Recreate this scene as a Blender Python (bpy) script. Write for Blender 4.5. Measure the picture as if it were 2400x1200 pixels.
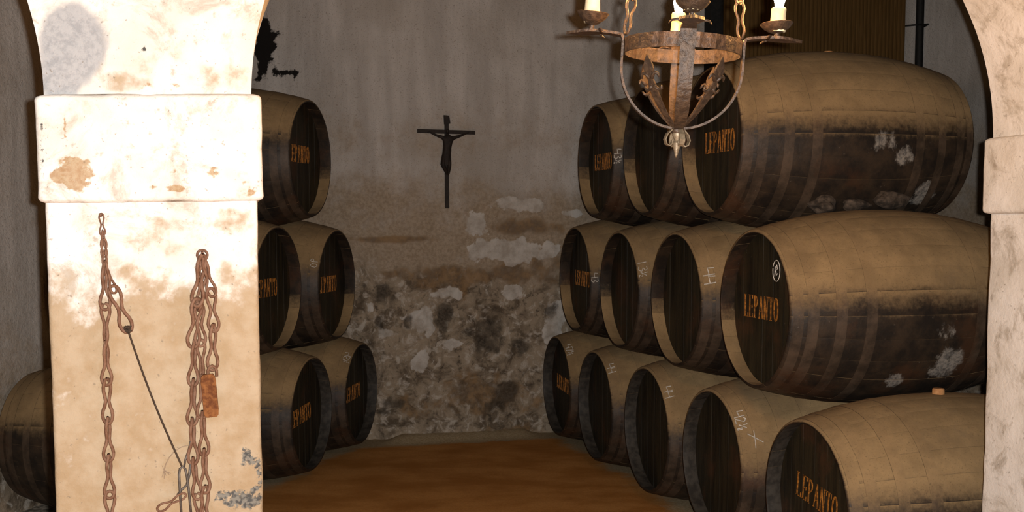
import bpy, bmesh, math, random
import numpy as np
from mathutils import Vector, Matrix

random.seed(7)
for o in list(bpy.data.objects):
    bpy.data.objects.remove(o, do_unlink=True)
scene = bpy.context.scene
col = scene.collection

# ------------------------------------------------------------------ camera
F, CY, PITCH, CAMH = 2632.0, 729.0, 0.0789, 1.7228
cam_d = bpy.data.cameras.new('camera')
cam_d.sensor_width = 36.0
cam_d.lens = F * 36.0 / 2400.0
cam_d.shift_y = (CY - 600.0) / 2400.0
cam_d.clip_start = 0.05
cam = bpy.data.objects.new('camera', cam_d)
col.objects.link(cam)
cam.matrix_world = Matrix.Translation((0, 0, CAMH)) @ Matrix.Rotation(math.pi / 2 - PITCH, 4, 'X') @ Matrix.Rotation(-0.0023, 4, 'Z')
scene.camera = cam

# ------------------------------------------------------------------ world, flash, exposure
w = bpy.data.worlds.new('dim_cellar')
scene.world = w
w.use_nodes = True
w.node_tree.nodes['Background'].inputs[0].default_value = (0, 0, 0, 1)
w.node_tree.nodes['Background'].inputs[1].default_value = 0.0

fl = bpy.data.lights.new('camera_flash_offscreen', 'POINT')      # the photographer's flash, beside the lens
fl.energy = 830
fl.color = (1.0, 0.975, 0.945)
fl.shadow_soft_size = 0.012
flo = bpy.data.objects.new('camera_flash_offscreen', fl)
flo.location = (0.046, 0.0, CAMH + 0.018)
col.objects.link(flo)

vs = scene.view_settings
vs.view_transform = 'Standard'
vs.look = 'None'
vs.gamma = 1.0
vs.use_curve_mapping = False
vs.exposure = 0.0

# ------------------------------------------------------------------ helpers
cp, sp = math.cos(PITCH), math.sin(PITCH)


def ray(px, py):
    x = (px - 1200.0) / F
    u = -(py - CY) / F
    return Vector((x, cp + u * sp, -sp + u * cp))


def at_depth(px, py, Y):
    r = ray(px, py)
    k = Y / r.y
    return Vector((r.x * k, Y, CAMH + r.z * k))


def proj(P):
    P = np.asarray(P, float)
    x, y, z = P[..., 0], P[..., 1], P[..., 2] - CAMH
    d = y * cp - z * sp
    u = y * sp + z * cp
    return np.stack([1200 + F * x / d, CY - F * u / d], -1)


def obj(name, mesh, mat=None, parent=None, **props):
    o = bpy.data.objects.new(name, mesh)
    col.objects.link(o)
    if mat is not None and mesh is not None and not mesh.materials:
        mesh.materials.append(mat)
    if parent is not None:
        o.parent = parent
    for k, v in props.items():
        o[k] = v
    return o


def empty(name, loc, rot=(0, 0, 0), **props):
    o = bpy.data.objects.new(name, None)
    col.objects.link(o)
    o.location = loc
    o.rotation_euler = rot
    o.empty_display_size = 0.1
    for k, v in props.items():
        o[k] = v
    return o


class MB:
    def __init__(self):
        self.v, self.f = [], []

    def add(self, vs_, fs_):
        n = len(self.v)
        self.v += [tuple(p) for p in vs_]
        self.f += [tuple(i + n for i in q) for q in fs_]

    def box(self, c, s, M=None):
        pts = []
        for i in range(8):
            p = Vector(((i & 1) - .5, ((i >> 1) & 1) - .5, ((i >> 2) & 1) - .5))
            p = Vector((p.x * s[0], p.y * s[1], p.z * s[2]))
            if M is not None:
                p = M @ p
            pts.append(p + Vector(c))
        self.add(pts, [(0, 2, 3, 1), (4, 5, 7, 6), (0, 1, 5, 4), (2, 6, 7, 3), (0, 4, 6, 2), (1, 3, 7, 5)])

    def grid(self, P, close_u=False, close_v=False):
        """P[i][j] points; faces between"""
        nu, nv = len(P), len(P[0])
        fs_ = []
        for i in range(nu if close_u else nu - 1):
            for j in range(nv if close_v else nv - 1):
                a, b = i, (i + 1) % nu
                c, d = j, (j + 1) % nv
                fs_.append((a * nv + c, b * nv + c, b * nv + d, a * nv + d))
        self.add([p for r in P for p in r], fs_)

    def tube(self, pts, r, n=8, closed=False, caps=True):
        pts = [Vector(p) for p in pts]
        m = len(pts)
        rr = r if hasattr(r, '__len__') else [r] * m
        rows, up = [], None
        for i, p in enumerate(pts):
            if closed:
                t = pts[(i + 1) % m] - pts[i - 1]
            else:
                t = pts[min(i + 1, m - 1)] - pts[max(i - 1, 0)]
            t.normalize()
            if up is None:
                up = Vector((0, 0, 1)) if abs(t.z) < .9 else Vector((1, 0, 0))
            a = t.cross(up).normalized()
            b = a.cross(t).normalized()
            up = b
            rows.append([p + (a * math.cos(2 * math.pi * k / n) + b * math.sin(2 * math.pi * k / n)) * rr[i] for k in range(n)])
        n0 = len(self.v)
        self.grid(rows, close_u=closed, close_v=True)
        if caps and not closed:
            self.f.append(tuple(n0 + k for k in range(n))[::-1])
            self.f.append(tuple(n0 + (m - 1) * n + k for k in range(n)))

    def strap(self, pts, wdir, wid, th):
        """flat bar: centre line, width direction, width list, thickness"""
        pts = [Vector(p) for p in pts]
        m = len(pts)
        ww = wid if hasattr(wid, '__len__') else [wid] * m
        wd = Vector(wdir).normalized()
        rows = []
        for i, p in enumerate(pts):
            t = (pts[min(i + 1, m - 1)] - pts[max(i - 1, 0)]).normalized()
            nrm = t.cross(wd).normalized()
            h = ww[i] / 2
            rows.append([p + wd * h + nrm * th / 2, p - wd * h + nrm * th / 2, p - wd * h - nrm * th / 2, p + wd * h - nrm * th / 2])
        n0 = len(self.v)
        self.grid(rows, close_v=True)
        self.f.append((n0, n0 + 1, n0 + 2, n0 + 3))
        e = n0 + (m - 1) * 4
        self.f.append((e + 3, e + 2, e + 1, e))

    def lathe(self, prof, n=24, c=(0, 0, 0)):
        c = Vector(c)
        rows = [[c + Vector((r * math.cos(2 * math.pi * k / n), r * math.sin(2 * math.pi * k / n), z)) for k in range(n)] for r, z in prof]
        self.grid(rows, close_v=True)

    def mesh(self, name, smooth=False, fix=True, angle=None):
        me = bpy.data.meshes.new(name)
        me.from_pydata(self.v, [], self.f)
        if fix:
            b = bmesh.new()
            b.from_mesh(me)
            bmesh.ops.remove_doubles(b, verts=b.verts, dist=1e-5)
            bmesh.ops.recalc_face_normals(b, faces=b.faces)
            b.to_mesh(me)
            b.free()
        if smooth:
            me.polygons.foreach_set('use_smooth', [True] * len(me.polygons))
            if angle:
                me.set_sharp_from_angle(angle=math.radians(angle))
        return me


# vectorised value noise
def _h(a, b, s):
    n = (a * 374761393 + b * 668265263 + s * 1442695041) & 0xffffffff
    n = ((n ^ (n >> 13)) * 1274126177) & 0xffffffff
    return ((n ^ (n >> 16)) & 0xffff) / 65535.0


def vnoise(x, y, s=0):
    x = np.asarray(x, float)
    y = np.asarray(y, float)
    xi = np.floor(x).astype(np.int64)
    yi = np.floor(y).astype(np.int64)
    fx = x - xi
    fy = y - yi
    fx = fx * fx * (3 - 2 * fx)
    fy = fy * fy * (3 - 2 * fy)
    a = _h(xi, yi, s) * (1 - fx) + _h(xi + 1, yi, s) * fx
    b = _h(xi, yi + 1, s) * (1 - fx) + _h(xi + 1, yi + 1, s) * fx
    return a * (1 - fy) + b * fy


def fbm(x, y, o=4, s=0):
    t, a, n = 0, .5, 0
    for k in range(o):
        t = t + a * vnoise(x * 2 ** k, y * 2 ** k, s + k * 17)
        n += a
        a *= .5
    return t / n


def sstep(a, b, x):
    t = np.clip((x - a) / (b - a), 0, 1)
    return t * t * (3 - 2 * t)


def attr(me, name, vals):
    a = me.attributes.new(name, 'FLOAT', 'POINT')
    a.data.foreach_set('value', np.asarray(vals, dtype=np.float32).ravel())


# ------------------------------------------------------------------ material toolkit
class NT:
    def __init__(self, name):
        self.m = bpy.data.materials.new(name)
        self.m.use_nodes = True
        self.t = self.m.node_tree
        self.b = self.t.nodes['Principled BSDF']
        g = self.t.nodes.new('ShaderNodeNewGeometry')
        self.pos = g.outputs['Position']
        self.nrm = g.outputs['Normal']
        self.objco = None

    def n(self, typ, **k):
        nd = self.t.nodes.new(typ)
        for a, v in k.items():
            setattr(nd, a, v)
        return nd

    def link(self, a, b):
        self.t.links.new(a, b)

    def put(self, sock, v):
        if hasattr(v, 'links') or isinstance(v, bpy.types.NodeSocket):
            self.link(v, sock)
        else:
            if sock.type == 'RGBA' and len(v) == 3:
                v = (*v, 1)
            sock.default_value = v

    def noise(self, scale, detail=4, rough=.55, vec=None, stretch=None, dist=0.0):
        v = vec if vec is not None else self.pos
        if stretch:
            mp = self.n('ShaderNodeMapping')
            mp.inputs['Scale'].default_value = stretch
            self.link(v, mp.inputs['Vector'])
            v = mp.outputs[0]
        nd = self.n('ShaderNodeTexNoise')
        nd.inputs['Scale'].default_value = scale
        nd.inputs['Detail'].default_value = detail
        nd.inputs['Roughness'].default_value = rough
        nd.inputs['Distortion'].default_value = dist
        self.link(v, nd.inputs['Vector'])
        return nd.outputs[0]

    def math(self, op, a, b=0.0, c=None):
        nd = self.n('ShaderNodeMath', operation=op)
        self.put(nd.inputs[0], a)
        self.put(nd.inputs[1], b)
        if c is not None:
            self.put(nd.inputs[2], c)
        return nd.outputs[0]

    def ramp(self, x, lo, hi, a=0.0, b=1.0):
        nd = self.n('ShaderNodeMapRange', interpolation_type='SMOOTHSTEP')
        self.put(nd.inputs['Value'], x)
        for k, v in (('From Min', lo), ('From Max', hi), ('To Min', a), ('To Max', b)):
            nd.inputs[k].default_value = v
        return nd.outputs[0]

    def mix(self, f, a, b):
        nd = self.n('ShaderNodeMix', data_type='RGBA')
        self.put(nd.inputs[0], f)
        self.put(nd.inputs[6], a)
        self.put(nd.inputs[7], b)
        return nd.outputs[2]

    def attr(self, name):
        nd = self.n('ShaderNodeAttribute')
        nd.attribute_name = name
        return nd.outputs['Fac']

    def sep(self, v):
        nd = self.n('ShaderNodeSeparateXYZ')
        self.link(v, nd.inputs[0])
        return nd.outputs

    def done(self, colr, rough=.8, spec=.3, metal=0.0, bump=None, bstr=.4, bdist=.01):
        self.put(self.b.inputs['Base Color'], colr)
        self.put(self.b.inputs['Roughness'], rough)
        self.b.inputs['Specular IOR Level'].default_value = spec
        self.b.inputs['Metallic'].default_value = metal
        if bump is not None:
            bn = self.n('ShaderNodeBump')
            bn.inputs['Strength'].default_value = bstr
            bn.inputs['Distance'].default_value = bdist
            self.link(bump, bn.inputs['Height'])
            self.link(bn.outputs[0], self.b.inputs['Normal'])
        return self.m


def simple(name, c1, c2, scale=30, rough=.8, spec=.3, metal=0.0, bstr=.3, stretch=None):
    t = NT(name)
    f = t.noise(scale, 4, .6, stretch=stretch)
    return t.done(t.mix(t.ramp(f, .35, .65), c1, c2), rough, spec, metal, f, bstr, .004)


# --- back wall
def mat_backwall():
    t = NT('damp_stained_plaster')
    fine = t.noise(38, 4, .7)
    speck = t.noise(120, 2, .6)
    mid = t.noise(9, 6, .66)
    streak = t.noise(7, 4, .6, stretch=(1, 1, .16))
    big = t.noise(1.6, 4, .55)
    c = t.mix(t.ramp(streak, .3, .72), (.385, .352, .322), (.52, .48, .445))
    c = t.mix(t.ramp(big, .42, .7, 0, .55), c, (.31, .27, .225))
    c = t.mix(t.ramp(speck, .58, .70, 0, .6), c, (.17, .138, .105))
    j = t.math('MULTIPLY_ADD', mid, .8, -.4)
    j2 = t.math('MULTIPLY_ADD', fine, .8, -.4)
    jj = t.math('ADD', j, t.math('MULTIPLY', j2, .6))
    tan = t.ramp(t.math('ADD', t.attr('tan'), j), .25, .8)
    c = t.mix(t.math('MULTIPLY', tan, .85), c, t.mix(t.ramp(fine, .35, .65), (.23, .165, .10), (.34, .262, .18)))
    # crumbled lower zone: stones, old render and lime showing through in a mottled mix
    a1 = t.noise(5.5, 9, .66, dist=.9)
    a2 = t.noise(13, 8, .7, dist=.6)
    low = t.ramp(t.math('ADD', t.attr('low'), j), .35, .75)
    mott = t.mix(t.ramp(a1, .34, .58), (.095, .070, .047), (.29, .23, .165))
    mott = t.mix(t.ramp(a2, .50, .64, 0, .8), mott, (.45, .40, .34))
    mott = t.mix(t.ramp(a2, .44, .33, 0, .8), mott, (.06, .046, .034))
    c = t.mix(low, c, mott)
    br = t.ramp(t.math('ADD', t.attr('brown'), jj), .3, .8, 0, .85)
    c = t.mix(br, c, t.mix(t.ramp(mid, .38, .62), (.09, .055, .03), (.24, .15, .075)))
    wh = t.ramp(t.math('ADD', t.attr('white'), t.math('MULTIPLY', jj, .9)), .42, .56, 0, .92)
    c = t.mix(wh, c, t.mix(t.ramp(mid, .32, .66), (.34, .30, .255), (.52, .485, .445)))
    dk = t.ramp(t.math('ADD', t.attr('dark'), t.math('MULTIPLY', jj, .9)), .34, .72, 0, .9)
    c = t.mix(dk, c, t.mix(t.ramp(fine, .4, .62), (.030, .024, .018), (.09, .072, .054)))
    bl = t.ramp(t.math('ADD', t.attr('black'), t.math('MULTIPLY', jj, 1.3)), .40, .58)
    c = t.mix(bl, c, (.012, .010, .009))
    return t.done(c, .92, .15, 0, t.math('ADD', fine, t.math('MULTIPLY', mid, 1.5)), .5, .014)


def mat_whitewash():
    t = NT('flaking_whitewash')
    fine = t.noise(55, 5, .7)
    mid = t.noise(14, 5, .62)
    big = t.noise(4.5, 4, .6)
    pit = t.noise(90, 2, .5)
    j = t.math('MULTIPLY_ADD', mid, 1.0, -.5)
    jf = t.math('MULTIPLY_ADD', fine, 1.0, -.5)
    c = t.mix(t.ramp(big, .35, .68), (.66, .62, .575), (.55, .505, .445))
    c = t.mix(t.ramp(t.noise(7, 7, .72, dist=.5), .50, .66, 0, .75), c, (.335, .285, .225))
    c = t.mix(t.ramp(t.noise(24, 5, .7), .60, .70, 0, .6), c, (.28, .235, .185))
    oc = t.ramp(t.math('ADD', t.attr('ochre'), t.math('MULTIPLY', t.math('ADD', j, t.math('MULTIPLY_ADD', big, 1.0, -.5)), 1.35)), .32, .75)
    c = t.mix(oc, c, t.mix(t.ramp(mid, .3, .7), (.295, .205, .118), (.36, .275, .185)))
    gr = t.ramp(t.math('ADD', t.attr('grey'), t.math('MULTIPLY', jf, .5)), .3, .72)
    c = t.mix(gr, c, t.mix(t.ramp(fine, .35, .6), (.25, .25, .256), (.33, .325, .325)))
    mo = t.ramp(t.math('ADD', t.attr('mould'), t.math('MULTIPLY', jf, 1.6)), .45, .62)
    c = t.mix(mo, c, t.mix(t.ramp(pit, .4, .6), (.06, .058, .055), (.17, .155, .13)))
    ru = t.ramp(t.math('ADD', t.attr('rust'), t.math('MULTIPLY', j, 1.8)), .55, .68)
    c = t.mix(t.math('MULTIPLY', ru, .85), c, t.mix(t.ramp(fine, .35, .65), (.26, .135, .045), (.34, .24, .13)))
    c = t.mix(t.ramp(pit, .68, .75, 0, .6), c, (.16, .125, .09))
    return t.done(c, .88, .2, 0, t.math('ADD', fine, t.math('MULTIPLY', mid, 2)), .35, .008)


def mat_floor():
    t = NT('ochre_sand_floor')
    fine = t.noise(70, 4, .7)
    mid = t.noise(3.2, 4, .6, stretch=(.6, 1.0, 1))
    c = t.mix(t.ramp(mid, .33, .68), (.40, .165, .036), (.58, .275, .080))
    c = t.mix(t.ramp(fine, .3, .7, 0, .35), c, (.30, .12, .03))
    g = t.ramp(t.math('ADD', t.attr('grey'), t.math('MULTIPLY_ADD', t.noise(9, 5, .65), .8, -.4)), .3, .75)
    c = t.mix(g, c, t.mix(t.ramp(fine, .35, .65), (.30, .22, .12), (.42, .33, .21)))
    rb = t.ramp(t.math('ADD', t.attr('rubble'), t.math('MULTIPLY_ADD', fine, .6, -.3)), .45, .6)
    c = t.mix(rb, c, t.mix(t.ramp(t.noise(16, 4, .7), .4, .6), (.14, .12, .09), (.50, .43, .35)))
    return t.done(c, .95, .1, 0, fine, .5, .008)


# --- barrels: oak darkened by age, dust lying on every upward surface
def mat_barrel(name, dark1, dark2, dust1, dust2, grain=(1, 1, 1), mould=None):
    t = NT(name)
    oi = t.n('ShaderNodeObjectInfo')
    sc = t.n('ShaderNodeSeparateColor')
    t.link(oi.outputs['Color'], sc.inputs[0])
    nz = t.sep(t.nrm)[2]
    mid = t.noise(6, 5, .62)
    fine = t.noise(45, 4, .7)
    speck = t.noise(160, 2, .6)
    gr = t.noise(10, 4, .65, stretch=grain)
    base = t.mix(t.ramp(gr, .35, .68), dark1, dark2)
    base = t.mix(t.ramp(t.noise(3.2, 4, .6), .52, .68, 0, .6), base, (.055, .024, .011))
    base = t.mix(t.ramp(fine, .66, .72, 0, .35), base, (.15, .13, .11))
    if mould:
        for (p, r) in mould:
            vm = t.n('ShaderNodeVectorMath', operation='DISTANCE')
            t.link(t.pos, vm.inputs[0])
            vm.inputs[1].default_value = p
            d = t.ramp(vm.outputs['Value'], r * .3, r, 1, 0)
            mk = t.ramp(t.math('ADD', d, t.math('MULTIPLY_ADD', t.noise(20, 5, .7, stretch=(1, 1, .6)), 2.0, -1.0)), .55, .95, 0, .62)
            base = t.mix(mk, base, t.mix(t.ramp(fine, .35, .6), (.12, .115, .11), (.34, .31, .27)))
    dust = t.mix(t.ramp(mid, .32, .7), dust1, dust2)
    dust = t.mix(t.ramp(fine, .28, .72, .0, .45), dust, (.20, .135, .07))
    dust = t.mix(t.ramp(speck, .60, .70, 0, .6), dust, (.10, .07, .035))
    dust = t.mix(t.ramp(t.noise(2.2, 6, .7), .56, .68, 0, .5), dust, (.15, .105, .06))
    f = t.math('ADD', nz, t.math('MULTIPLY_ADD', mid, .34, -.17))
    f = t.math('ADD', f, t.math('MULTIPLY_ADD', fine, .30, -.15))
    f = t.math('ADD', f, t.math('SUBTRACT', sc.outputs[0], .5))
    k = t.ramp(f, -.02, .34)
    c = t.mix(k, base, dust)
    rg = t.mix(k, (.55, .55, .55), (.95, .95, .95))
    return t.done(c, rg, .25, 0, t.math('ADD', fine, gr), .35, .004)


M_BW = mat_backwall()
M_WW = mat_whitewash()
M_FL = mat_floor()
D1, D2 = (.275, .183, .088), (.178, .118, .056)
M_STAVE = mat_barrel('aged_oak_staves', (.012, .009, .007), (.032, .021, .013), D1, D2)
M_HOOP = mat_barrel('dusty_iron_hoop', (.026, .018, .012), (.062, .042, .028), (.265, .175, .085), (.17, .112, .054))
M_HEAD = mat_barrel('blackened_barrel_head', (.010, .008, .0045), (.026, .020, .010), (.10, .075, .045), (.07, .05, .03), grain=(3, 3, .25))
M_BARE = simple('bare_damp_oak', (.018, .015, .012), (.045, .038, .030), 22, .6, .4)
M_GOLD = simple('gilt_paint', (.40, .15, .018), (.12, .045, .008), 70, .6, .4)
M_CHALK = simple('white_chalk', (.62, .58, .52), (.40, .37, .33), 80, .95, .1)
M_CORK = simple('bung_wood', (.34, .15, .055), (.42, .22, .09), 60, .8)
M_IRON = simple('rusted_wrought_iron', (.030, .017, .010), (.066, .038, .021), 70, .55, .5, .3, 1.0)
M_CHAIN = simple('rusty_chain_iron', (.115, .050, .026), (.175, .092, .056), 45, .75, .3, .1, .6)
M_LOCK = simple('flaking_rust', (.085, .026, .008), (.19, .072, .022), 60, .85, .2, 0, .9)
M_CORD = simple('tarred_cord', (.030, .018, .011), (.05, .032, .02), 90, .9)
M_STEEL = simple('dull_steel_wire', (.07, .055, .045), (.12, .10, .085), 60, .6, .5, .4)
M_WAX = simple('yellowed_wax', (.62, .52, .33), (.50, .40, .24), 30, .6, .4)
M_DUSTPIECE = simple('dusty_wood_wedge', (.022, .016, .011), (.085, .062, .045), 24, .9)
M_BLACK = simple('dark_cross_wood', (.012, .008, .006), (.022, .014, .010), 40, .7)
M_DARKIRON = simple('black_painted_iron', (.006, .006, .006), (.012, .011, .010), 40, .7)
M_BLIND = simple('brown_esparto_matting', (.085, .046, .014), (.125, .070, .024), 14, .95, .1, 0, .5, (14, 14, .35))

# ------------------------------------------------------------------ the setting
# plan of the back wall: from a bend behind the left stack it runs right (parallel to the barrels there)
AR = -0.2515            # row direction of the right stack
UX = Vector((math.cos(AR), -math.sin(AR), 0))
BEND = Vector((-0.98, 8.80, 0))
UL = Vector((-math.cos(.19), math.sin(.19), 0))


def wall_plan(s):
    """plan point at signed arc length s from the bend, rounded over 0.5 m"""
    r = .5
    if s > r:
        return BEND + UX * s
    if s < -r:
        return BEND + UL * (-s)
    t = (s + r) / (2 * r)
    a, b, c = BEND + UL * r, BEND, BEND + UX * r
    return a * (1 - t) ** 2 + b * 2 * t * (1 - t) + c * t * t


def wall_normal(s):
    d = (wall_plan(s + .02) - wall_plan(s - .02)).normalized()
    return Vector((d.y, -d.x, 0))


def wall_hit(px, py, off=0.0):
    """where the sight line through a pixel meets the back wall"""
    r = ray(px, py)
    best = None
    for k in range(1200):
        s = -7 + k * .0125
        p = wall_plan(s) + wall_normal(s) * off
        q = r * (p.y / r.y)
        e = abs(q.x - p.x)
        if best is None or e < best[0]:
            best = (e, s, Vector((p.x, p.y, CAMH + q.z)))
    return best[1], best[2]


def build_back_wall():
    ss = np.concatenate([np.arange(-7, -1.2, .08), np.arange(-1.2, 2.2, .018), np.arange(2.2, 6.6, .06)])
    zz = np.concatenate([np.arange(-.05, 2.3, .018), np.arange(2.3, 4.75, .05)])
    S, Z = np.meshgrid(ss, zz, indexing='ij')
    P = np.array([[*wall_plan(s)] for s in ss])
    Nn = np.array([[*wall_normal(s)] for s in ss])
    low = 1 - sstep(1.15, 1.62, Z + (fbm(S * 1.5, Z * 1.5, 3, 5) - .5) * .5)
    rel = (fbm(S * 2.6, Z * 2.6, 5, 11) - .5)
    blob = np.abs(fbm(S * 3.3, Z * 3.3, 4, 23) - .5) * 2
    disp = (fbm(S * .8, Z * .8, 3, 3) - .5) * .02 + low * (rel * .10 + (.12 - np.minimum(blob, .12)) * -.22)
    centre = sstep(-.6, -.1, S) * 1.0
    # signed helpers in pixel-derived wall coordinates

    def spot(px, py, rx, ry, wob=.6, seed=0):
        s0, p = wall_hit(px, py)
        k = 8.9 / F
        d = np.hypot((S - s0) / (rx * k), (Z - p.z) / (ry * k))
        d = d + (fbm(S * 5, Z * 5, 5, 40 + seed) - .5) * 3.2 * wob + (fbm(S * 16, Z * 16, 4, 60 + seed) - .5) * 1.6 * wob
        return 1 - sstep(.35, 1.35, d)

    def zat(py):
        return wall_hit(1100, py)[1].z
    z430, z520, z640, z690, z900 = zat(400), zat(520), zat(630), zat(690), zat(900)
    wob = (fbm(S * 2, Z * 2, 4, 71) - .5) * .5
    tan = (1 - sstep(z520 - .1, z430 + .5, Z + wob)) * .8
    tan = np.maximum(tan, .45 * (1 - sstep(.0, .6, np.abs(Z - z430 - .25) + wob)))
    brown = np.zeros_like(S)
    for a in ((1250, 535, 90, 22), (1135, 650, 210, 36), (1210, 540, 60, 18), (1180, 1010, 90, 20), (900, 560, 120, 10), (1270, 620, 60, 40),
              (1010, 640, 120, 16), (1120, 930, 200, 60), (960, 960, 60, 40)):
        brown = np.maximum(brown, spot(*a, seed=a[0] % 7) * .72)
    cr = low * fbm(S * 5.5 + 7, Z * 5.5, 4, 91)
    white = np.zeros_like(S)
    for a in ((1125, 530, 42, 30), (1200, 590, 95, 28), (1105, 598, 18, 16), (1290, 590, 40, 22), (1220, 478, 90, 20), (1330, 500, 60, 14),
              (1040, 690, 45, 22), (985, 770, 36, 40), (905, 778, 26, 14), (1000, 740, 24, 50), (1060, 800, 40, 18), (1200, 690, 30, 22),
              (870, 720, 20, 30), (985, 845, 20, 26), (1300, 770, 30, 60), (620, 212, 60, 9)):
        white = np.maximum(white, spot(*a, seed=a[1] % 9) * .70)
    low = low * sstep(-.7, -.1, S)
    dark = np.zeros_like(S)
    for a in ((1045, 748, 26, 42), (1095, 775, 26, 16), (1150, 790, 40, 50), (1225, 820, 36, 40), (1190, 920, 44, 40), (1165, 950, 40, 30),
              (855, 675, 18, 12), (885, 755, 26, 26), (955, 755, 12, 16), (1130, 760, 14, 14), (930, 945, 46, 16), (895, 965, 24, 8),
              (1290, 730, 20, 30), (890, 700, 40, 40)):
        dark = np.maximum(dark, spot(*a, seed=a[0] % 5) * .66)
    black = np.zeros_like(S)
    for a in ((622, 130, 32, 95), (650, 76, 20, 16), (690, 172, 18, 10), (655, 175, 42, 14), (612, 190, 30, 26)):
        black = np.maximum(black, spot(*a, wob=.6, seed=a[1] % 5) * .75)
    disp = disp - .05 * np.clip(dark, 0, .6) * low + .02 * white
    # plaster ledge where the coat has broken away
    disp = disp + .018 * (1 - low)
    V = np.stack([P[:, None, 0] + Nn[:, None, 0] * disp, P[:, None, 1] + Nn[:, None, 1] * disp, Z], -1)
    ns, nz = S.shape
    idx = np.arange(ns * nz).reshape(ns, nz)
    f = np.stack([idx[:-1, :-1], idx[1:, :-1], idx[1:, 1:], idx[:-1, 1:]], -1).reshape(-1, 4)
    me = bpy.data.meshes.new('wall_back')
    me.from_pydata(V.reshape(-1, 3).tolist(), [], f.tolist())
    me.polygons.foreach_set('use_smooth', [True] * len(me.polygons))
    for n_, a in (('tan', tan), ('brown', brown), ('white', white), ('dark', dark), ('black', black), ('low', low)):
        attr(me, n_, a)
    obj('wall_back', me, M_BW, kind='structure')


build_back_wall()


def build_left_wall():
    p0 = Vector((-2.93, 6.72, 0))
    d = Vector((.2475, .969, 0)).normalized()
    nrm = Vector((d.y, -d.x, 0))
    ss = np.concatenate([np.arange(-3.7, -1.0, .08), np.arange(-1.0, .8, .03), np.arange(.8, 2.6, .08)])
    zz = np.concatenate([np.arange(-.05, 1.2, .03), np.arange(1.2, 4.75, .08)])
    S, Z = np.meshgrid(ss, zz, indexing='ij')
    low = 1 - sstep(.25, .65, Z + (fbm(S * 1.5, Z * 1.5, 3, 15) - .5) * .3)
    disp = (fbm(S * .8, Z * .8, 3, 13) - .5) * .02 + low * (fbm(S * 3, Z * 3, 5, 19) - .5) * .06
    V = np.stack([p0.x + d.x * S + nrm.x * disp, p0.y + d.y * S + nrm.y * disp, Z], -1)
    ns, nz = S.shape
    idx = np.arange(ns * nz).reshape(ns, nz)
    f = np.stack([idx[:-1, :-1], idx[1:, :-1], idx[1:, 1:], idx[:-1, 1:]], -1).reshape(-1, 4)
    me = bpy.data.meshes.new('wall_left')
    me.from_pydata(V.reshape(-1, 3).tolist(), [], f.tolist())
    me.polygons.foreach_set('use_smooth', [True] * len(me.polygons))
    attr(me, 'tan', .3 + .35 * (1 - sstep(.6, 1.4, Z)))
    attr(me, 'low', low)
    obj('wall_left', me, M_BW, kind='structure')


build_left_wall()

RX0, RY0 = 0.3298, 8.5663      # right stack: head of the farthest floor barrel
AL = 0.2336
LX0, LY0 = -1.125, 8.2645      # left stack


def build_floor():
    xs = np.arange(-8, 8.01, .06)
    ys = np.arange(-1.5, 11.4, .06)
    X, Y = np.meshgrid(xs, ys, indexing='ij')
    dr = (X - RX0) * math.cos(AR) - (Y - RY0) * math.sin(AR) * 1.0
    dr = (X - RX0) * UX.x + (Y - RY0) * UX.y                      # >0 under the right stack
    dl = -((X - LX0) * math.cos(AL) - (Y - LY0) * math.sin(AL))   # >0 under the left stack
    n = np.array([UX.y, -UX.x])
    dw = (X - BEND.x) * n[0] + (Y - BEND.y) * n[1]                # distance in front of the back wall
    wob = (fbm(X * 2, Y * 2, 3, 8) - .5) * .4
    g = np.maximum(np.maximum(sstep(-.08, .4, dr + wob * .7), sstep(-.08, .4, dl + wob * .7)), 1 - sstep(.12, .42, dw + wob * .4))
    rub = sstep(.9, 1.3, dl + wob)
    Z = (fbm(X * 1.2, Y * 1.2, 3, 4) - .5) * .012 - .004
    mid = (1 - sstep(-.12, .02, dr)) * (1 - sstep(-.12, .02, dl))
    Z = Z + .045 * (1 - sstep(.02, .22, dw + wob * .2)) * mid
    ns, nz = X.shape
    idx = np.arange(ns * nz).reshape(ns, nz)
    f = np.stack([idx[:-1, :-1], idx[1:, :-1], idx[1:, 1:], idx[:-1, 1:]], -1).reshape(-1, 4)
    me = bpy.data.meshes.new('floor')
    me.from_pydata(np.stack([X, Y, Z], -1).reshape(-1, 3).tolist(), [], f.tolist())
    me.polygons.foreach_set('use_smooth', [True] * len(me.polygons))
    attr(me, 'grey', g)
    attr(me, 'rubble', rub)
    obj('floor', me, M_FL, kind='structure')


build_floor()

# ceiling
mb = MB()
mb.box((0, 4.9, 4.75), (16, 13, .1))
obj('ceiling', mb.mesh('ceiling'), simple('smoke_dark_ceiling', (.05, .04, .03), (.09, .07, .05), 5), kind='structure')

# --- arcade: piers, imposts and arches in one plane
W = UX
NW = Vector((W.y, -W.x, 0))        # towards the camera
O = Vector((-0.717, 3.16, 0))
THK = .50


def arc_hit(px, py, off=0.0):
    """sight line meets the arcade front plane (moved off towards the camera): returns u, world point"""
    r = ray(px, py)
    o = O + NW * off
    k = o.dot(NW) / Vector((r.x, r.y, 0)).dot(NW)
    p = Vector((r.x * k, r.y * k, CAMH + r.z * k))
    return (p - o).dot(W), p


def arc_pt(u, n, z):
    """n = depth into the wall"""
    p = O + W * u - NW * n
    return Vector((p.x, p.y, z))


def back_edge_u(px, py):
    r = ray(px, py)
    o = O - NW * THK
    k = o.dot(NW) / Vector((r.x, r.y, 0)).dot(NW)
    p = Vector((r.x * k, r.y * k, CAMH + r.z * k))
    return (p - o).dot(W), p.z


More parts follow.
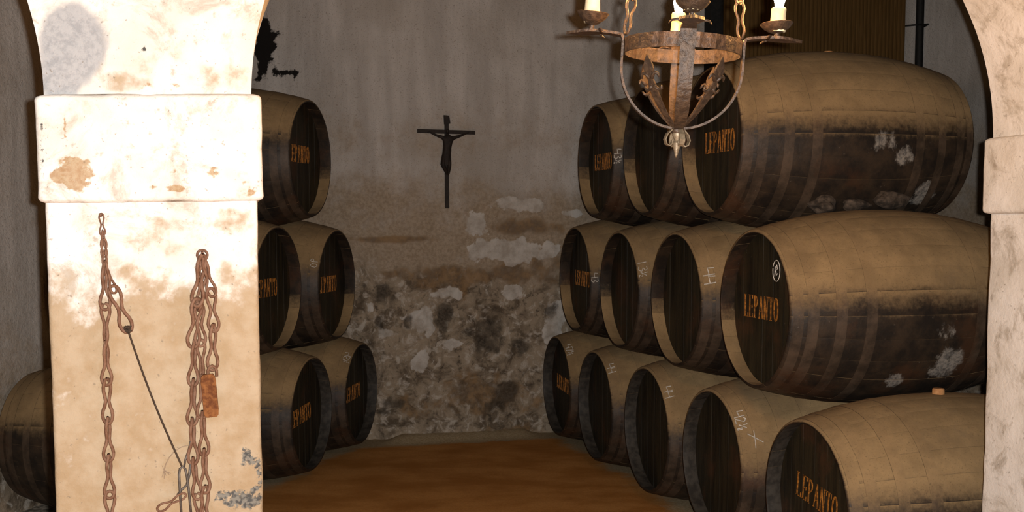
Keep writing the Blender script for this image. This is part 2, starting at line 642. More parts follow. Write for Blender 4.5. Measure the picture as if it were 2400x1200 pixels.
uL, _ = arc_hit(105, 480)
uR, _ = arc_hit(603, 480)
UR2, zr = back_edge_u(2322, 480)     # left side of the right pier
tl = arc_hit(85, 220)[1].z
tr = arc_hit(612, 220)[1].z
bl_ = arc_hit(90, 472)[1].z
br_ = arc_hit(612, 470)[1].z
rt = back_edge_u(2312, 326)[1]
rb = back_edge_u(2312, 504)[1]


def loft(name, u0, u1, n0, n1, zlo, zhi, bev, nz, amp, seed, masks, parent=None, du=.02, rim=.012):
    """rounded prism: u0..u1 across, n0..n1 deep; zlo/zhi functions of u; worn, uneven surface"""
    per = []
    r = rim

    def seg(a, b, step):
        k = max(1, int(round(math.dist(a, b) / step)))
        return [(a[0] + (b[0] - a[0]) * i / k, a[1] + (b[1] - a[1]) * i / k) for i in range(k)]

    def corner(c, a0):
        return [(c[0] + r * math.cos(a0 + t * math.pi / 8), c[1] + r * math.sin(a0 + t * math.pi / 8)) for t in range(4)]
    per += seg((u0 + r, n0), (u1 - r, n0), du) + corner((u1 - r, n0 + r), -math.pi / 2)
    per += seg((u1, n0 + r), (u1, n1 - r), .03) + corner((u1 - r, n1 - r), 0)
    per += seg((u1 - r, n1), (u0 + r, n1), .06) + corner((u0 + r, n1 - r), math.pi / 2)
    per += seg((u0, n1 - r), (u0, n0 + r), .03) + corner((u0 + r, n0 + r), math.pi)
    per = np.array(per)
    cx, cn = (u0 + u1) / 2, (n0 + n1) / 2
    lev = []
    if bev > 0:
        for t in (0, .3, .6, .85):
            lev.append((t * bev, bev * (1 - math.sqrt(1 - (1 - t) ** 2)), 0))
    body = np.linspace(0, 1, nz)
    rows, info = [], []
    U, Nn_ = per[:, 0], per[:, 1]

    def row(z_of, inset):
        uu = U + np.clip(cx - U, -1, 1) / max(abs(u1 - cx), 1e-6) * inset * (np.abs(U - cx) > (u1 - cx) * .9)
        nn = Nn_ + np.clip(cn - Nn_, -1, 1) / max(abs(n1 - cn), 1e-6) * inset * (np.abs(Nn_ - cn) > (n1 - cn) * .9)
        z = z_of(uu)
        key = uu * 1.0 + nn * 1.37
        dv = (fbm(key * 7, z * 7, 4, seed) - .5) * amp * 2
        du_ = np.where(np.abs(U - u0) < r * 1.1, -1, np.where(np.abs(U - u1) < r * 1.1, 1, 0))
        dn_ = np.where(np.abs(Nn_ - n0) < r * 1.1, -1, np.where(np.abs(Nn_ - n1) < r * 1.1, 1, 0))
        uu = uu + du_ * dv
        nn = nn + dn_ * dv
        rows.append([arc_pt(a, b, c) for a, b, c in zip(uu, nn, z)])
        info.append(np.stack([uu, nn, z], -1))
    lo = lambda u: np.array([zlo(a) for a in u])
    hi = lambda u: np.array([zhi(a) for a in u])
    for t, ins, _ in lev:
        row(lambda u, t=t: lo(u) + t + (fbm(u * 14, u * 0, 3, seed + 1) - .5) * amp * 2, ins)
    for b in body:
        row(lambda u, b=b: (lo(u) + bev) * (1 - b) + (hi(u) - bev) * b, 0)
    for t, ins, _ in lev[::-1]:
        row(lambda u, t=t: hi(u) - t + (fbm(u * 14, u * 0 + 5, 3, seed + 2) - .5) * amp * 2, ins)
    m = MB()
    m.grid(rows, close_v=True)
    np_ = len(per)
    m.f.append(tuple(range(np_))[::-1])
    m.f.append(tuple((len(rows) - 1) * np_ + k for k in range(np_)))
    me = m.mesh(name, smooth=True, fix=False)
    I = np.concatenate(info)
    wall_attrs(me, I[:, 0], I[:, 1], I[:, 2], masks)
    b = bmesh.new()
    b.from_mesh(me)
    bmesh.ops.recalc_face_normals(b, faces=b.faces)
    b.to_mesh(me)
    b.free()
    me.set_sharp_from_angle(angle=math.radians(50))
    return obj(name, me, M_WW, parent, kind='structure')


def wall_attrs(me, u, n, z, masks):
    for k in ('ochre', 'grey', 'mould', 'rust'):
        f = masks.get(k)
        attr(me, k, f(u, n, z) if f else np.zeros(len(u)))


def pspot(px, py, rx, ry, wob=.3, seed=0):
    u0, p = arc_hit(px, py)
    k = 3.1 / F

    def f(u, n, z):
        d = np.hypot((u - u0) / (rx * k), (z - p.z) / (ry * k)) + (fbm(u * 14, z * 14, 4, 300 + seed) - .5) * 2 * wob
        return (1 - sstep(.6, 1.2, d)) * (n < .12)
    return f


def smax(*fs):
    def f(u, n, z):
        v = np.zeros(len(u))
        for g, k in fs:
            v = np.maximum(v, g(u, n, z) * k)
        return v
    return f


z700 = arc_hit(350, 700)[1].z
z640 = arc_hit(350, 600)[1].z
shaft_masks = dict(
    ochre=smax((lambda u, n, z: 1 - sstep(z700 - .05, z640 + .05, z + (fbm(u * 5, z * 5, 4, 9) - .5) * .25), .95),
               (pspot(540, 520, 60, 50), .6), (pspot(380, 560, 90, 60), .42), (pspot(200, 570, 50, 60), .35), (pspot(340, 640, 90, 30), .55)),
    mould=smax((pspot(578, 1075, 18, 40, .5, 1), .62), (pspot(560, 1170, 50, 34, .5, 2), .66), (pspot(520, 1165, 26, 22, .5, 2), .6), (pspot(608, 1120, 8, 60, .4, 3), .6)),
    rust=smax((pspot(430, 650, 60, 20), .25)))
loft('pillar', uL, uR, 0, THK, lambda u: -.05, lambda u: bl_ + (br_ - bl_) * (u - uL) / (uR - uL) + .02, 0, 130, .004, 12, shaft_masks)
iu0, iu1 = arc_hit(83, 340, .02)[0], arc_hit(617, 340, .02)[0]
imp_masks = dict(
    rust=smax((pspot(185, 415, 70, 50, .5, 5), .72), (pspot(500, 408, 22, 20, .5, 6), .62), (pspot(425, 440, 90, 16, .5, 7), .58), (pspot(575, 440, 40, 25, .5, 8), .55),
              (pspot(580, 270, 24, 40, .5, 9), .5), (pspot(150, 300, 8, 70, .3, 4), .62), (pspot(370, 400, 60, 12, .5, 4), .45)),
    mould=smax((pspot(102, 350, 7, 90, .4, 5), .42), (pspot(150, 320, 5, 60, .3, 2), .45), (pspot(422, 236, 4, 12, .2, 1), .6)),
    ochre=smax((pspot(170, 260, 80, 40), .35), (pspot(580, 440, 40, 40), .3)))
lerp_z = lambda a, b: (lambda u: a + (b - a) * (u - iu0) / (iu1 - iu0))
loft('trim_1', iu0, iu1, -.022, THK + .02, lerp_z(bl_, br_), lerp_z(tl, tr), .016, 22, .004, 31, imp_masks, rim=.016)

plain = dict(rust=lambda u, n, z: np.ones(len(u)) * .12)
loft('pillar', UR2, UR2 + .62, 0, THK, lambda u: -.05, lambda u: rb + .02, 0, 110, .003, 45, plain, du=.05)
loft('trim_2', UR2 - .028, UR2 + .648, -.022, THK + .02, lambda u: rb, lambda u: rt, .018, 16, .003, 52, plain, du=.05, rim=.016)
SPAN = UR2 - uR
loft('pillar', uL - SPAN - .62, uL - SPAN, 0, THK, lambda u: -.05, lambda u: bl_ + .02, 0, 40, .004, 61, {}, du=.05)
loft('trim_3', uL - SPAN - .648, uL - SPAN + .028, -.022, THK + .02, lambda u: bl_, lambda u: tl, .016, 12, .004, 62, {}, du=.05)


def build_arcade():
    RISE = 1.16
    zs = (tl + tr) / 2 - .015
    zr_ = rt - .015
    samples = []        # u, z_low
    pierR = list(np.linspace(uL + .008, uR - .010, 34))
    th = np.linspace(0, math.pi, 120)

    def arch(ua, ub, za, zb):
        c, a = (ua + ub) / 2, (ub - ua) / 2
        return [(c - a * math.cos(t), (za + (zb - za) * (1 - math.cos(t)) / 2) + RISE * math.sin(t)) for t in th]
    L = arch(uL - SPAN, uL + .008, zs, zs)
    R = arch(uR - .010, UR2 + .004, zs, zr_)
    samples += [(uL - SPAN - .62, zs), (uL - SPAN - .3, zs)] + L + [(u, zs) for u in pierR[1:-1]] + R + [(UR2 + .3, zr_), (UR2 + .62, zr_)]
    ztop = 4.72
    nr = 70
    tt = np.linspace(0, 1, nr) ** 1.3
    su = np.array([s[0] for s in samples])
    sz = np.array([s[1] for s in samples])
    U = np.repeat(su[:, None], nr, 1)
    Z = sz[:, None] + (ztop - sz[:, None]) * tt[None, :]
    dv = (fbm(U * 6, Z * 6, 4, 77) - .5) * .012
    m = MB()
    m.grid([[arc_pt(U[i, j], dv[i, j], Z[i, j]) for j in range(nr)] for i in range(len(su))])
    info = [np.stack([U, dv * 0, Z], -1).reshape(-1, 3)]
    # underside
    nn = np.linspace(0, THK, 10)
    n0 = len(m.v)
    rows = []
    inf = []
    for i in range(len(su)):
        r_ = []
        for k, n_ in enumerate(nn):
            e = (float(fbm(np.array(su[i] * 5), np.array(n_ * 5 + sz[i] * 5), 3, 88)) - .5) * .008
            if k == 0:
                r_.append(arc_pt(su[i], dv[i, 0], sz[i]))
            else:
                r_.append(arc_pt(su[i] + e, n_, sz[i] + e))
            inf.append((su[i], n_ if k else .02, sz[i]))
        rows.append(r_)
    m.grid(rows)
    info.append(np.array(inf))
    # back face
    m.grid([[arc_pt(su[i], THK, Z[i, j]) for j in range(0, nr, 23)] for i in range(len(su))])
    info.append(np.stack([U, U * 0 + THK, Z], -1)[:, ::23].reshape(-1, 3))
    me = m.mesh('wall_arcade', smooth=True, fix=False)
    I = np.concatenate(info)
    masks = dict(
        grey=smax((pspot(170, 100, 88, 110, .16, 3), .8), (pspot(140, 180, 60, 60, .16, 3), .75)),
        rust=smax((pspot(430, 110, 120, 40, .5, 8), .42), (pspot(350, 200, 200, 12, .5, 8), .42)),
        mould=smax((pspot(340, 110, 18, 10, .6, 4), .5), (pspot(255, 150, 12, 60, .6, 5), .42), (pspot(490, 130, 14, 12, .6, 5), .4)),
        ochre=smax((pspot(430, 150, 160, 70), .35), (pspot(290, 190, 120, 24), .4)))
    wall_attrs(me, I[:, 0], I[:, 1], I[:, 2], masks)
    me.set_sharp_from_angle(angle=math.radians(40))
    obj('wall_arcade', me, M_WW, kind='structure')


build_arcade()

# ------------------------------------------------------------------ barrels
RH, RB, LEN = .378, .4735, 1.28
NST = 26
REC = .078


def rad(u):
    t = 2 * u / LEN - 1
    return RH + (RB - RH) * (1 - abs(t) ** 2.1)


def stave_mesh():
    a = math.pi / NST * .996
    ths = [-a, -a * .93, -a * .45, 0, a * .45, a * .93, a]
    dr = [-.0006, 0, 0, 0, 0, 0, -.0006]
    us = [0, .006] + list(np.linspace(.085, LEN - .085, 15)) + [LEN - .006, LEN]
    m = MB()
    rows = []
    for i, u in enumerate(us):
        e = -.004 if i in (0, len(us) - 1) else 0
        r_ = [Vector((u, math.sin(t) * (rad(u) + d + e), math.cos(t) * (rad(u) + d + e))) for t, d in zip(ths, dr)]
        ri = rad(u) - (.013 if i in (0, len(us) - 1) else .016 if i in (1, len(us) - 2) else .028)
        r_ += [Vector((u, math.sin(t) * ri, math.cos(t) * ri)) for t in (a, 0, -a)]
        rows.append(r_)
    m.grid(rows, close_v=True)
    k = len(rows[0])
    m.f.append(tuple(range(k))[::-1])
    m.f.append(tuple((len(us) - 1) * k + i for i in range(k)))
    return m.mesh('stave', smooth=True, angle=48)


def hoop_mesh(u0, u1):
    n = 56
    m = MB()
    rows = []
    for k in range(n):
        t = 2 * math.pi * k / n
        r_ = []
        for u, d in ((u0, -.002), (u0, .0014), ((u0 + u1) / 2, .0016), (u1, .0014), (u1, -.002)):
            r_.append(Vector((u, math.sin(t) * (rad(u) + d), math.cos(t) * (rad(u) + d))))
        rows.append(r_)
    m.grid(rows, close_u=True)
    return m.mesh('hoop', smooth=True, angle=35)


HB = 7      # boards in a head


def head_meshes():
    """round head made of boards; returns backing disc and boards"""
    R_ = rad(REC) - .026
    m = MB()
    n = 40
    m.add([Vector((.018, math.sin(2 * math.pi * k / n) * R_, math.cos(2 * math.pi * k / n) * R_)) for k in range(n)] +
          [Vector((.030, math.sin(2 * math.pi * k / n) * R_, math.cos(2 * math.pi * k / n) * R_)) for k in range(n)],
          [tuple(range(n)), tuple(range(n, 2 * n))[::-1]] + [(k, (k + 1) % n, n + (k + 1) % n, n + k) for k in range(n)])
    disc = m.mesh('head')
    boards = []
    wb = 2 * R_ / HB
    for b in range(HB):
        y0, y1 = -R_ + b * wb + .0004, -R_ + (b + 1) * wb - .0004
        ys = np.linspace(y0, y1, 7)
        top = [(y, math.sqrt(max(R_ * R_ - y * y, 1e-6))) for y in ys]
        poly = top + [(y, -z) for y, z in top[::-1]]
        m = MB()
        k = len(poly)
        cy = (y0 + y1) / 2
        ins = [(cy + (y - cy) * .985, z * .998) for y, z in poly]
        m.add([(0.0, y, z) for y, z in ins] + [(.004, y, z) for y, z in poly] + [(.02, y, z) for y, z in poly],
              [tuple(range(k))] + [(i, (i + 1) % k, k + (i + 1) % k, k + i) for i in range(k)] + [(k + i, k + (i + 1) % k, 2 * k + (i + 1) % k, 2 * k + i) for i in range(k)])
        boards.append(m.mesh('head_board'))
    return disc, boards


STAVE = stave_mesh()
STAVE.materials.append(M_STAVE)


def tag_inner(me):
    for p in me.polygons:
        c_ = p.center
        p.material_index = 1 if math.hypot(c_.y, c_.z) < rad(c_.x) - .009 and p.normal.dot(Vector((0, c_.y, c_.z))) < 0 else 0


STAVE.materials.append(M_STAVE)
tag_inner(STAVE)
STAVE_FLOOR = STAVE.copy()          # floor-row barrels: bare damp wood inside the chime
STAVE_FLOOR.materials[1] = M_BARE
HOOPS = []
for a_, b_ in ((.010, .056), (.074, .122), (.198, .246), (.335, .385)):
    for q in ((a_, b_), (LEN - b_, LEN - a_)):
        hm = hoop_mesh(*q)
        hm.materials.append(M_HOOP)
        HOOPS.append(hm)
DISC, BOARDS = head_meshes()
DISC.materials.append(M_HEAD)
for b in BOARDS:
    b.materials.append(M_HEAD)


# lettering: condensed roman capitals built from bars, in the plane (a across, b up)
def letters_mesh(word, cap=.112, adv=.0525):
    m = MB()
    T, H = .0078, .0034

    def bar(a0, b0, a1, b1, w_):
        p, q = Vector((a0, b0)), Vector((a1, b1))
        d = (q - p).normalized()
        n = Vector((-d.y, d.x)) * w_ / 2
        c = [p + n, p - n, q - n, q + n]
        # facing -x : viewer's right is -y
        m.add([(-.0022, -v.x, v.y) for v in c] + [(.001, -v.x, v.y) for v in c],
              [(0, 1, 2, 3), (0, 4, 5, 1), (1, 5, 6, 2), (2, 6, 7, 3), (3, 7, 4, 0)])

    def stem(a, b0=0, b1=None, serif=True):
        b1 = cap if b1 is None else b1
        bar(a, b0, a, b1, T)
        if serif:
            bar(a - .009, b0 + H / 2, a + .009, b0 + H / 2, H)
            bar(a - .009, b1 - H / 2, a + .009, b1 - H / 2, H)

    def arcs(ca, cb, ra, rb_, t0, t1, w_, n=12):
        pts = [(ca + ra * math.cos(t0 + (t1 - t0) * i / n), cb + rb_ * math.sin(t0 + (t1 - t0) * i / n)) for i in range(n + 1)]
        for i in range(n):
            bar(*pts[i], *pts[i + 1], w_)
    wl = .030
    x = -(len(word) - 1) * adv / 2
    for ch in word:
        l, r = x - wl / 2, x + wl / 2
        if ch == 'L':
            stem(l)
            bar(l, H / 2, r + .004, H / 2, H)
            bar(r + .003, 0, r + .003, .022, H)
        elif ch == 'E':
            stem(l)
            for b in (H / 2, cap / 2, cap - H / 2):
                bar(l, b, r, b, H)
            bar(r, 0, r, .02, H)
            bar(r, cap - .02, r, cap, H)
            bar(r - .005, cap / 2 - .008, r - .005, cap / 2 + .008, H)
        elif ch == 'P':
            stem(l)
            arcs(l + .004, cap * .73, .024, cap * .27 - .002, -math.pi / 2, math.pi / 2, .006)
        elif ch == 'A':
            bar(l - .003, 0, x, cap, H)
            bar(x, cap, r + .004, 0, T)
            bar(l + .003, cap * .32, r - .001, cap * .32, H)
            bar(l - .011, H / 2, l + .005, H / 2, H)
            bar(r - .006, H / 2, r + .012, H / 2, H)
        elif ch == 'N':
            bar(l, 0, l, cap, H)
            bar(l, cap, r, 0, T)
            bar(r, 0, r, cap, H)
            bar(l - .008, H / 2, l + .007, H / 2, H)
            bar(r - .007, cap - H / 2, r + .008, cap - H / 2, H)
        elif ch == 'T':
            bar(x, 0, x, cap, T)
            bar(l - .006, cap - H / 2, r + .006, cap - H / 2, H)
            bar(l - .005, cap - .024, l - .005, cap, H)
            bar(r + .005, cap - .024, r + .005, cap, H)
            bar(x - .009, H / 2, x + .009, H / 2, H)
        elif ch == 'O':
            arcs(x, cap / 2, .019, cap / 2 - .003, 0, 2 * math.pi, .0075, 22)
        x += adv
    for i, v in enumerate(m.v):
        m.v[i] = (v[0], v[1], v[2] - cap / 2)
    return m.mesh('lettering', fix=False)


LEPANTO = letters_mesh('LEPANTO')
LEPANTO.materials.append(M_GOLD)

GLYPH = {   # strokes in a unit cell (x across, y up)
    '4': [[(.1, 1), (.05, .45), (.75, .5)], [(.7, 1), (.75, 0)]],
    '3': [[(.1, .95), (.5, 1), (.65, .8), (.3, .55), (.7, .35), (.5, .02), (.08, .08)]],
    '1': [[(.35, 1), (.4, 0)]],
    '2': [[(.08, .8), (.3, 1), (.6, .8), (.1, .05), (.7, .02)]],
    '5': [[(.65, 1), (.2, .98), (.12, .58), (.55, .55), (.62, .2), (.1, .02)]],
    '7': [[(.05, .95), (.65, 1), (.3, 0)]],
    '9': [[(.6, .6), (.3, .55), (.15, .8), (.4, 1), (.6, .85), (.55, 0)]],
    '0': [[(.4, 1), (.12, .7), (.15, .2), (.4, 0), (.65, .3), (.62, .75), (.4, 1)]],
    '/': [[(.1, 1), (.14, .62)], [(.02, .2), (.5, .85)], [(.35, .42), (.55, .4), (.36, .02), (.6, .02)]],
    'x': [[(0, .55), (1.5, .45)], [(.2, 0), (1.1, 1.1)]],
}


def chalk_mesh(text, u0, phi0, size=.052, wdt=.0048, rot90=True, turn=1):
    """chalk strokes lying on the staves; phi measured from the side (0) up to the top (90 deg).  The line of figures
    runs down the flank with the tops of the figures towards the middle of the barrel"""
    m = MB()
    adv = .040 * size / .052
    u0 = max(.006, u0 - .030)
    phi0 = phi0 + math.radians(7)

    def P(cx, cy, k):
        a = (cx * .05 * size / .052 + k * adv)
        u = u0 + cy * size
        r = rad(u) + .0062
        ph = phi0 - a / r
        return u, ph, r
    for k, ch in enumerate(text):
        for st in GLYPH[ch]:
            pts = []
            for (x0, y0), (x1, y1) in zip(st[:-1], st[1:]):
                for i in range(4):
                    pts.append((x0 + (x1 - x0) * i / 4, y0 + (y1 - y0) * i / 4))
            pts.append(st[-1])
            c3 = []
            for x, y in pts:
                u, ph, r = P(x, y, k)
                c3.append(Vector((u, -turn * math.cos(ph) * r, math.sin(ph) * r)))
            m.tube(c3, wdt / 2, 4)
    return m.mesh('chalk_mark', fix=False)


def barrel(loc, yaw, s, roll, label, group, dust, text=None, text_off=(0, 0, 0), chalk=(), bung=0, mould=None):
    root = empty('oak_barrel', loc, (0, 0, yaw), label=label, category='barrel', group=group)
    root.scale = (1.0, s, s)
    c = (dust, .5, .5, 1)
    st_mat = mould
    for k in range(NST):
        me = STAVE_FLOOR if loc[2] < .7 else STAVE
        if st_mat:
            me = st_mat['stave']
        o = obj('stave', me, None, root)
        o.rotation_euler = (roll + 2 * math.pi * k / NST, 0, 0)
        q = 1 + random.uniform(-.0014, .0014)
        o.scale = (1, q, q)
        o.color = c
    for h in HOOPS:
        o = obj('hoop', h, None, root)
        o.color = c
    for end in (0, 1):
        d = obj('head', DISC, None, root)
        d.location = (REC, 0, 0) if end == 0 else (LEN - REC, 0, 0)
        d.rotation_euler = (0, 0, 0) if end == 0 else (0, 0, math.pi)
        d.color = (.40, .5, .5, 1)
        if end == 0:
            for b in BOARDS:
                o = obj('head_board', b, None, d)
                o.location = (random.uniform(-.0006, .0006), 0, 0)
                o.color = (.40, .5, .5, 1)
    if text:
        t = obj('lettering', LEPANTO, None, root, label='gilt painted capitals LEPANTO')
        t.location = (REC - .002, text_off[0], text_off[1])
        t.rotation_euler = (text_off[2], 0, 0)
    for cm in chalk:
        obj('chalk_mark', chalk_mesh(*cm), M_CHALK, root, label='white chalk figures')
    if bung:
        m = MB()
        m.lathe([(0, bung), (.024, bung), (.027, bung - .004), (.029, -.02), (0, -.02)], 16)
        o = obj('bung', m.mesh('bung', smooth=True, angle=40), M_CORK, root, label='reddish wooden bung')
        o.location = (LEN / 2 + .02, 0, RB)
    return root


D = .95
ROWH = .83
RDIR = Vector((math.sin(AR), math.cos(AR), 0))
LDIR = Vector((math.sin(AL), math.cos(AL), 0))
YAW_R = .243
YAW_L = math.pi - .185
thv = np.linspace(0, 2 * math.pi, 180, endpoint=False)


def fit_head(C, yaw, edge, top, bot, side, zlim):
    """small correction of a barrel's place and girth from the outline of its head"""
    C = Vector(C)
    s = 1.0
    px_ = Vector((-math.sin(yaw), math.cos(yaw), 0))
    for _ in range(6):
        R_ = RH * s
        P = np.array([[C.x + px_.x * R_ * math.cos(t), C.y + px_.y * R_ * math.cos(t), C.z + R_ * math.sin(t)] for t in thv])
        I = proj(P)
        ppm = F / C.y
        e = I[:, 0].min() if side > 0 else I[:, 0].max()
        C.x += (edge - e) / ppm
        if bot:
            s *= 1 + ((bot - top) / (I[:, 1].max() - I[:, 1].min()) - 1) * .9
            s = min(max(s, .965), 1.0)
            C.z -= ((top + bot) / 2 - (I[:, 1].max() + I[:, 1].min()) / 2) / ppm
        else:
            C.z -= (top - I[:, 1].min()) / ppm
        C.z = min(max(C.z, zlim[0]), zlim[1])
    return C, s


def stave_with_mould(spots):
    mt = mat_barrel('aged_oak_staves_with_mould', (.012, .009, .007), (.032, .021, .013), D1, D2, mould=spots)
    me = STAVE.copy()
    me.materials[0] = mt
    return {'stave': me}


RG, LG = 'barrels of the large stack under the blind', 'barrels of the small stack behind the chained pillar'
deg = math.radians
RIGHT = [   # row, steps from the back wall, edge, top, bottom, dust, label, lettering, chalk, bung, roll
    (0, 0, 1272, 778, 1009, .45, 'floor-row barrel against the back wall with gilt letters and chalk 47½', (0, 0, .05), [('47/', .03, deg(52))], False),
    (0, 1, 1354, 823, 1079, .45, 'plain-headed floor-row barrel chalked 44, second from the back wall', None, [('44', .035, deg(47))], False),
    (0, 2, 1462, 866, 1161, .50, 'plain-headed floor-row barrel chalked 44, third from the back wall', None, [('44', .03, deg(42))], False),
    (0, 3, 1598, 908, None, .55, 'floor-row barrel with chalk 42½ and a chalk cross on its side', None, [('42/', .035, deg(44)), ('x', .075, deg(26), .062, .004)], False),
    (0, 4, 1792, 972, None, .42, 'floor-row barrel with tilted gilt letters and a reddish bung on top', (-.02, .03, .12), [], .024),
    (1, .5, 1312, 533, 775, .46, 'middle-row barrel nearest the back wall with gilt letters and small chalk 43', (0, 0, .02), [('43', .03, deg(2), .046)], False),
    (1, 1.5, 1406, 543, 815, .50, 'plain-headed middle-row barrel chalked 13½ on its side', None, [('13/', .035, deg(24))], False),
    (1, 2.5, 1525, 546, 858, .50, 'middle-row barrel with plain reddish-streaked head and large chalk 44', None, [('44', .045, deg(22), .062, .006)], False),
    (1, 3.5, 1687, 540, 910, .49, 'middle-row barrel with gilt letters and a chalk ring on its head', (.02, .0, 0), [], False),
    (2, 1.0, 1356, 247, 508, .46, 'top-row barrel nearest the back wall with gilt letters and chalk 43½', (0, 0, 0), [('43/', .025, deg(2), .046)], False),
    (2, 2.0, 1461, 197, 510, .48, 'plain-headed middle barrel of the top row of three', None, [], False),
    (2, 3.0, 1598, 157, 505, .50, 'top-row barrel with gilt letters and white mould on its flank', (0, .005, 0), [], .006),
]
mould_T3 = stave_with_mould([(tuple(at_depth(2060, 335, 5.58)), .13), (tuple(at_depth(2110, 365, 5.60)), .10), (tuple(at_depth(2165, 460, 5.72)), .13)])
mould_M4 = stave_with_mould([(tuple(at_depth(2205, 770, 5.12)), .10), (tuple(at_depth(2215, 850, 5.16)), .15), (tuple(at_depth(2090, 885, 5.16)), .09)])
ROOTS = {}
for (row, i, e, tp, bt, dust, lab, txt, chk, bg) in RIGHT:
    C = Vector((RX0, RY0, 0)) - RDIR * i * D
    zc = RB + row * ROWH
    C.z = zc
    C, s = fit_head(C, YAW_R, e, tp, bt, 1, (zc - .02, zc + .03) if row else (zc - .012, zc + .012))
    if row == 0:
        C.z = RB * s - .003
    if txt:
        txt = (txt[0] + .05, txt[1], txt[2])
    r_ = barrel(C, YAW_R, s, random.uniform(-.1, .1), lab, RG, dust, txt is not None, txt or (0, 0, 0), chk, bg,
                mould_T3 if (row, i) == (2, 3.0) else mould_M4 if (row, i) == (1, 3.5) else None)
    ROOTS[(row, i)] = r_
# chalk ring on the head of the middle-row barrel
m = MB()
cy_, cz_ = -.088, .185
ring = [Vector((-.003, cy_ + .036 * math.cos(t), cz_ + .050 * math.sin(t))) for t in np.linspace(.4, 6.5, 30)]
m.tube(ring, .0022, 4)
m.tube([Vector((-.003, cy_ + .020 * a, cz_ + .030 * b)) for a, b in ((.8, -.9), (.6, .6), (-.2, .9), (-.5, .3), (.3, 0), (-.1, -.7), (-.7, -.4))], .0022, 4)
o = obj('chalk_mark', m.mesh('chalk_ring', fix=False), M_CHALK, ROOTS[(1, 3.5)], label='white chalk ring with a figure inside')
o.location = (REC, 0, 0)

LEFT = [
    (0, 0, 884, 802, 1037, .36, 'floor-row barrel chalked 45½ beside the crumbled back wall', (0, .0, -.03), [('45/', .03, deg(50), .046, .004, True, -1)]),
    (0, 1, 778, 832, 1099, .36, 'floor-row barrel whose gilt letters tilt upward, middle one of its row', (.02, -.01, -.06), []),
    (0, 2, 613, 868, 1172, .36, 'floor-row barrel almost hidden by the chained pillar, its far end showing', (0, 0, 0), []),
    (1, .5, 833, 537, 793, .36, 'middle-row barrel chalked 90 beside the back wall', (0, .0, 0), [('90', .045, deg(22), .046, .004, True, -1)]),
    (1, 1.5, 707, 529, 818, .36, 'middle-row gilt-lettered barrel partly cut off by the chained pillar', (.03, .0, 0), []),
    (2, 1.0, 777, 233, 506, .36, 'single top barrel of the small stack behind the pillar impost', (.02, .03, 0), []),
]
for (row, i, e, tp, bt, dust, lab, txt, chk) in LEFT:
    C = Vector((LX0, LY0, 0)) - LDIR * i * D * 1.0
    zc = RB + row * ROWH
    C.z = zc
    C, s = fit_head(C, YAW_L, e, tp, bt, -1, (zc - .02, zc + .03))
    if row == 0:
        C.z = RB * s - .003
    barrel(C, YAW_L, s, random.uniform(-.1, .1), lab, LG, dust, True, txt, chk)

# wedges jammed between the top and middle barrels


def lump(name, p, size, label, seed, mat=M_DUSTPIECE, rot=0):
    b = bmesh.new()
    bmesh.ops.create_icosphere(b, subdivisions=3, radius=.5)
    rs = random.Random(seed)
    ph = [rs.uniform(0, 6) for _ in range(6)]
    for v in b.verts:
        c = v.co
        k = 1 + .16 * math.sin(6 * c.x + ph[0]) + .14 * math.sin(7 * c.y + ph[1] + 3 * c.z) + .12 * math.sin(9 * c.z + ph[2] + 4 * c.x)
        k *= .8 + .35 * max(abs(c.x), abs(c.y), abs(c.z)) / .5 * .5
        v.co = Vector((c.x * size[0] * k, c.y * size[1] * k, c.z * size[2] * k))
    me = bpy.data.meshes.new(name)
    b.to_mesh(me)
    b.free()
    o = obj(name, me, mat, None, label=label, category='wedge', group='wedges between stacked barrels')
    o.location = p
    o.rotation_euler = (0, 0, rot)
    return o

for (px_, py_, Y_, sz_, rot_, lab_, sd) in (
        (1930, 484, 5.56, (.17, .10, .085), .3, 'angular dusty wedge under the mould-flecked top barrel, nearer its lettered head', 4),
        (2008, 481, 5.58, (.15, .09, .06), .2, 'low crumbly wedge at the crest of the chalk-ringed barrel', 9),
        (2092, 470, 5.60, (.22, .10, .085), .25, 'largest greyish wedge under the mould-flecked top barrel, towards its far end', 12)):
    lump('wooden_wedge', at_depth(px_, py_, Y_), sz_, lab_, sd, rot=rot_)

# ------------------------------------------------------------------ crucifix on the back wall
s_c, pc = wall_hit(1048, 488, .05)


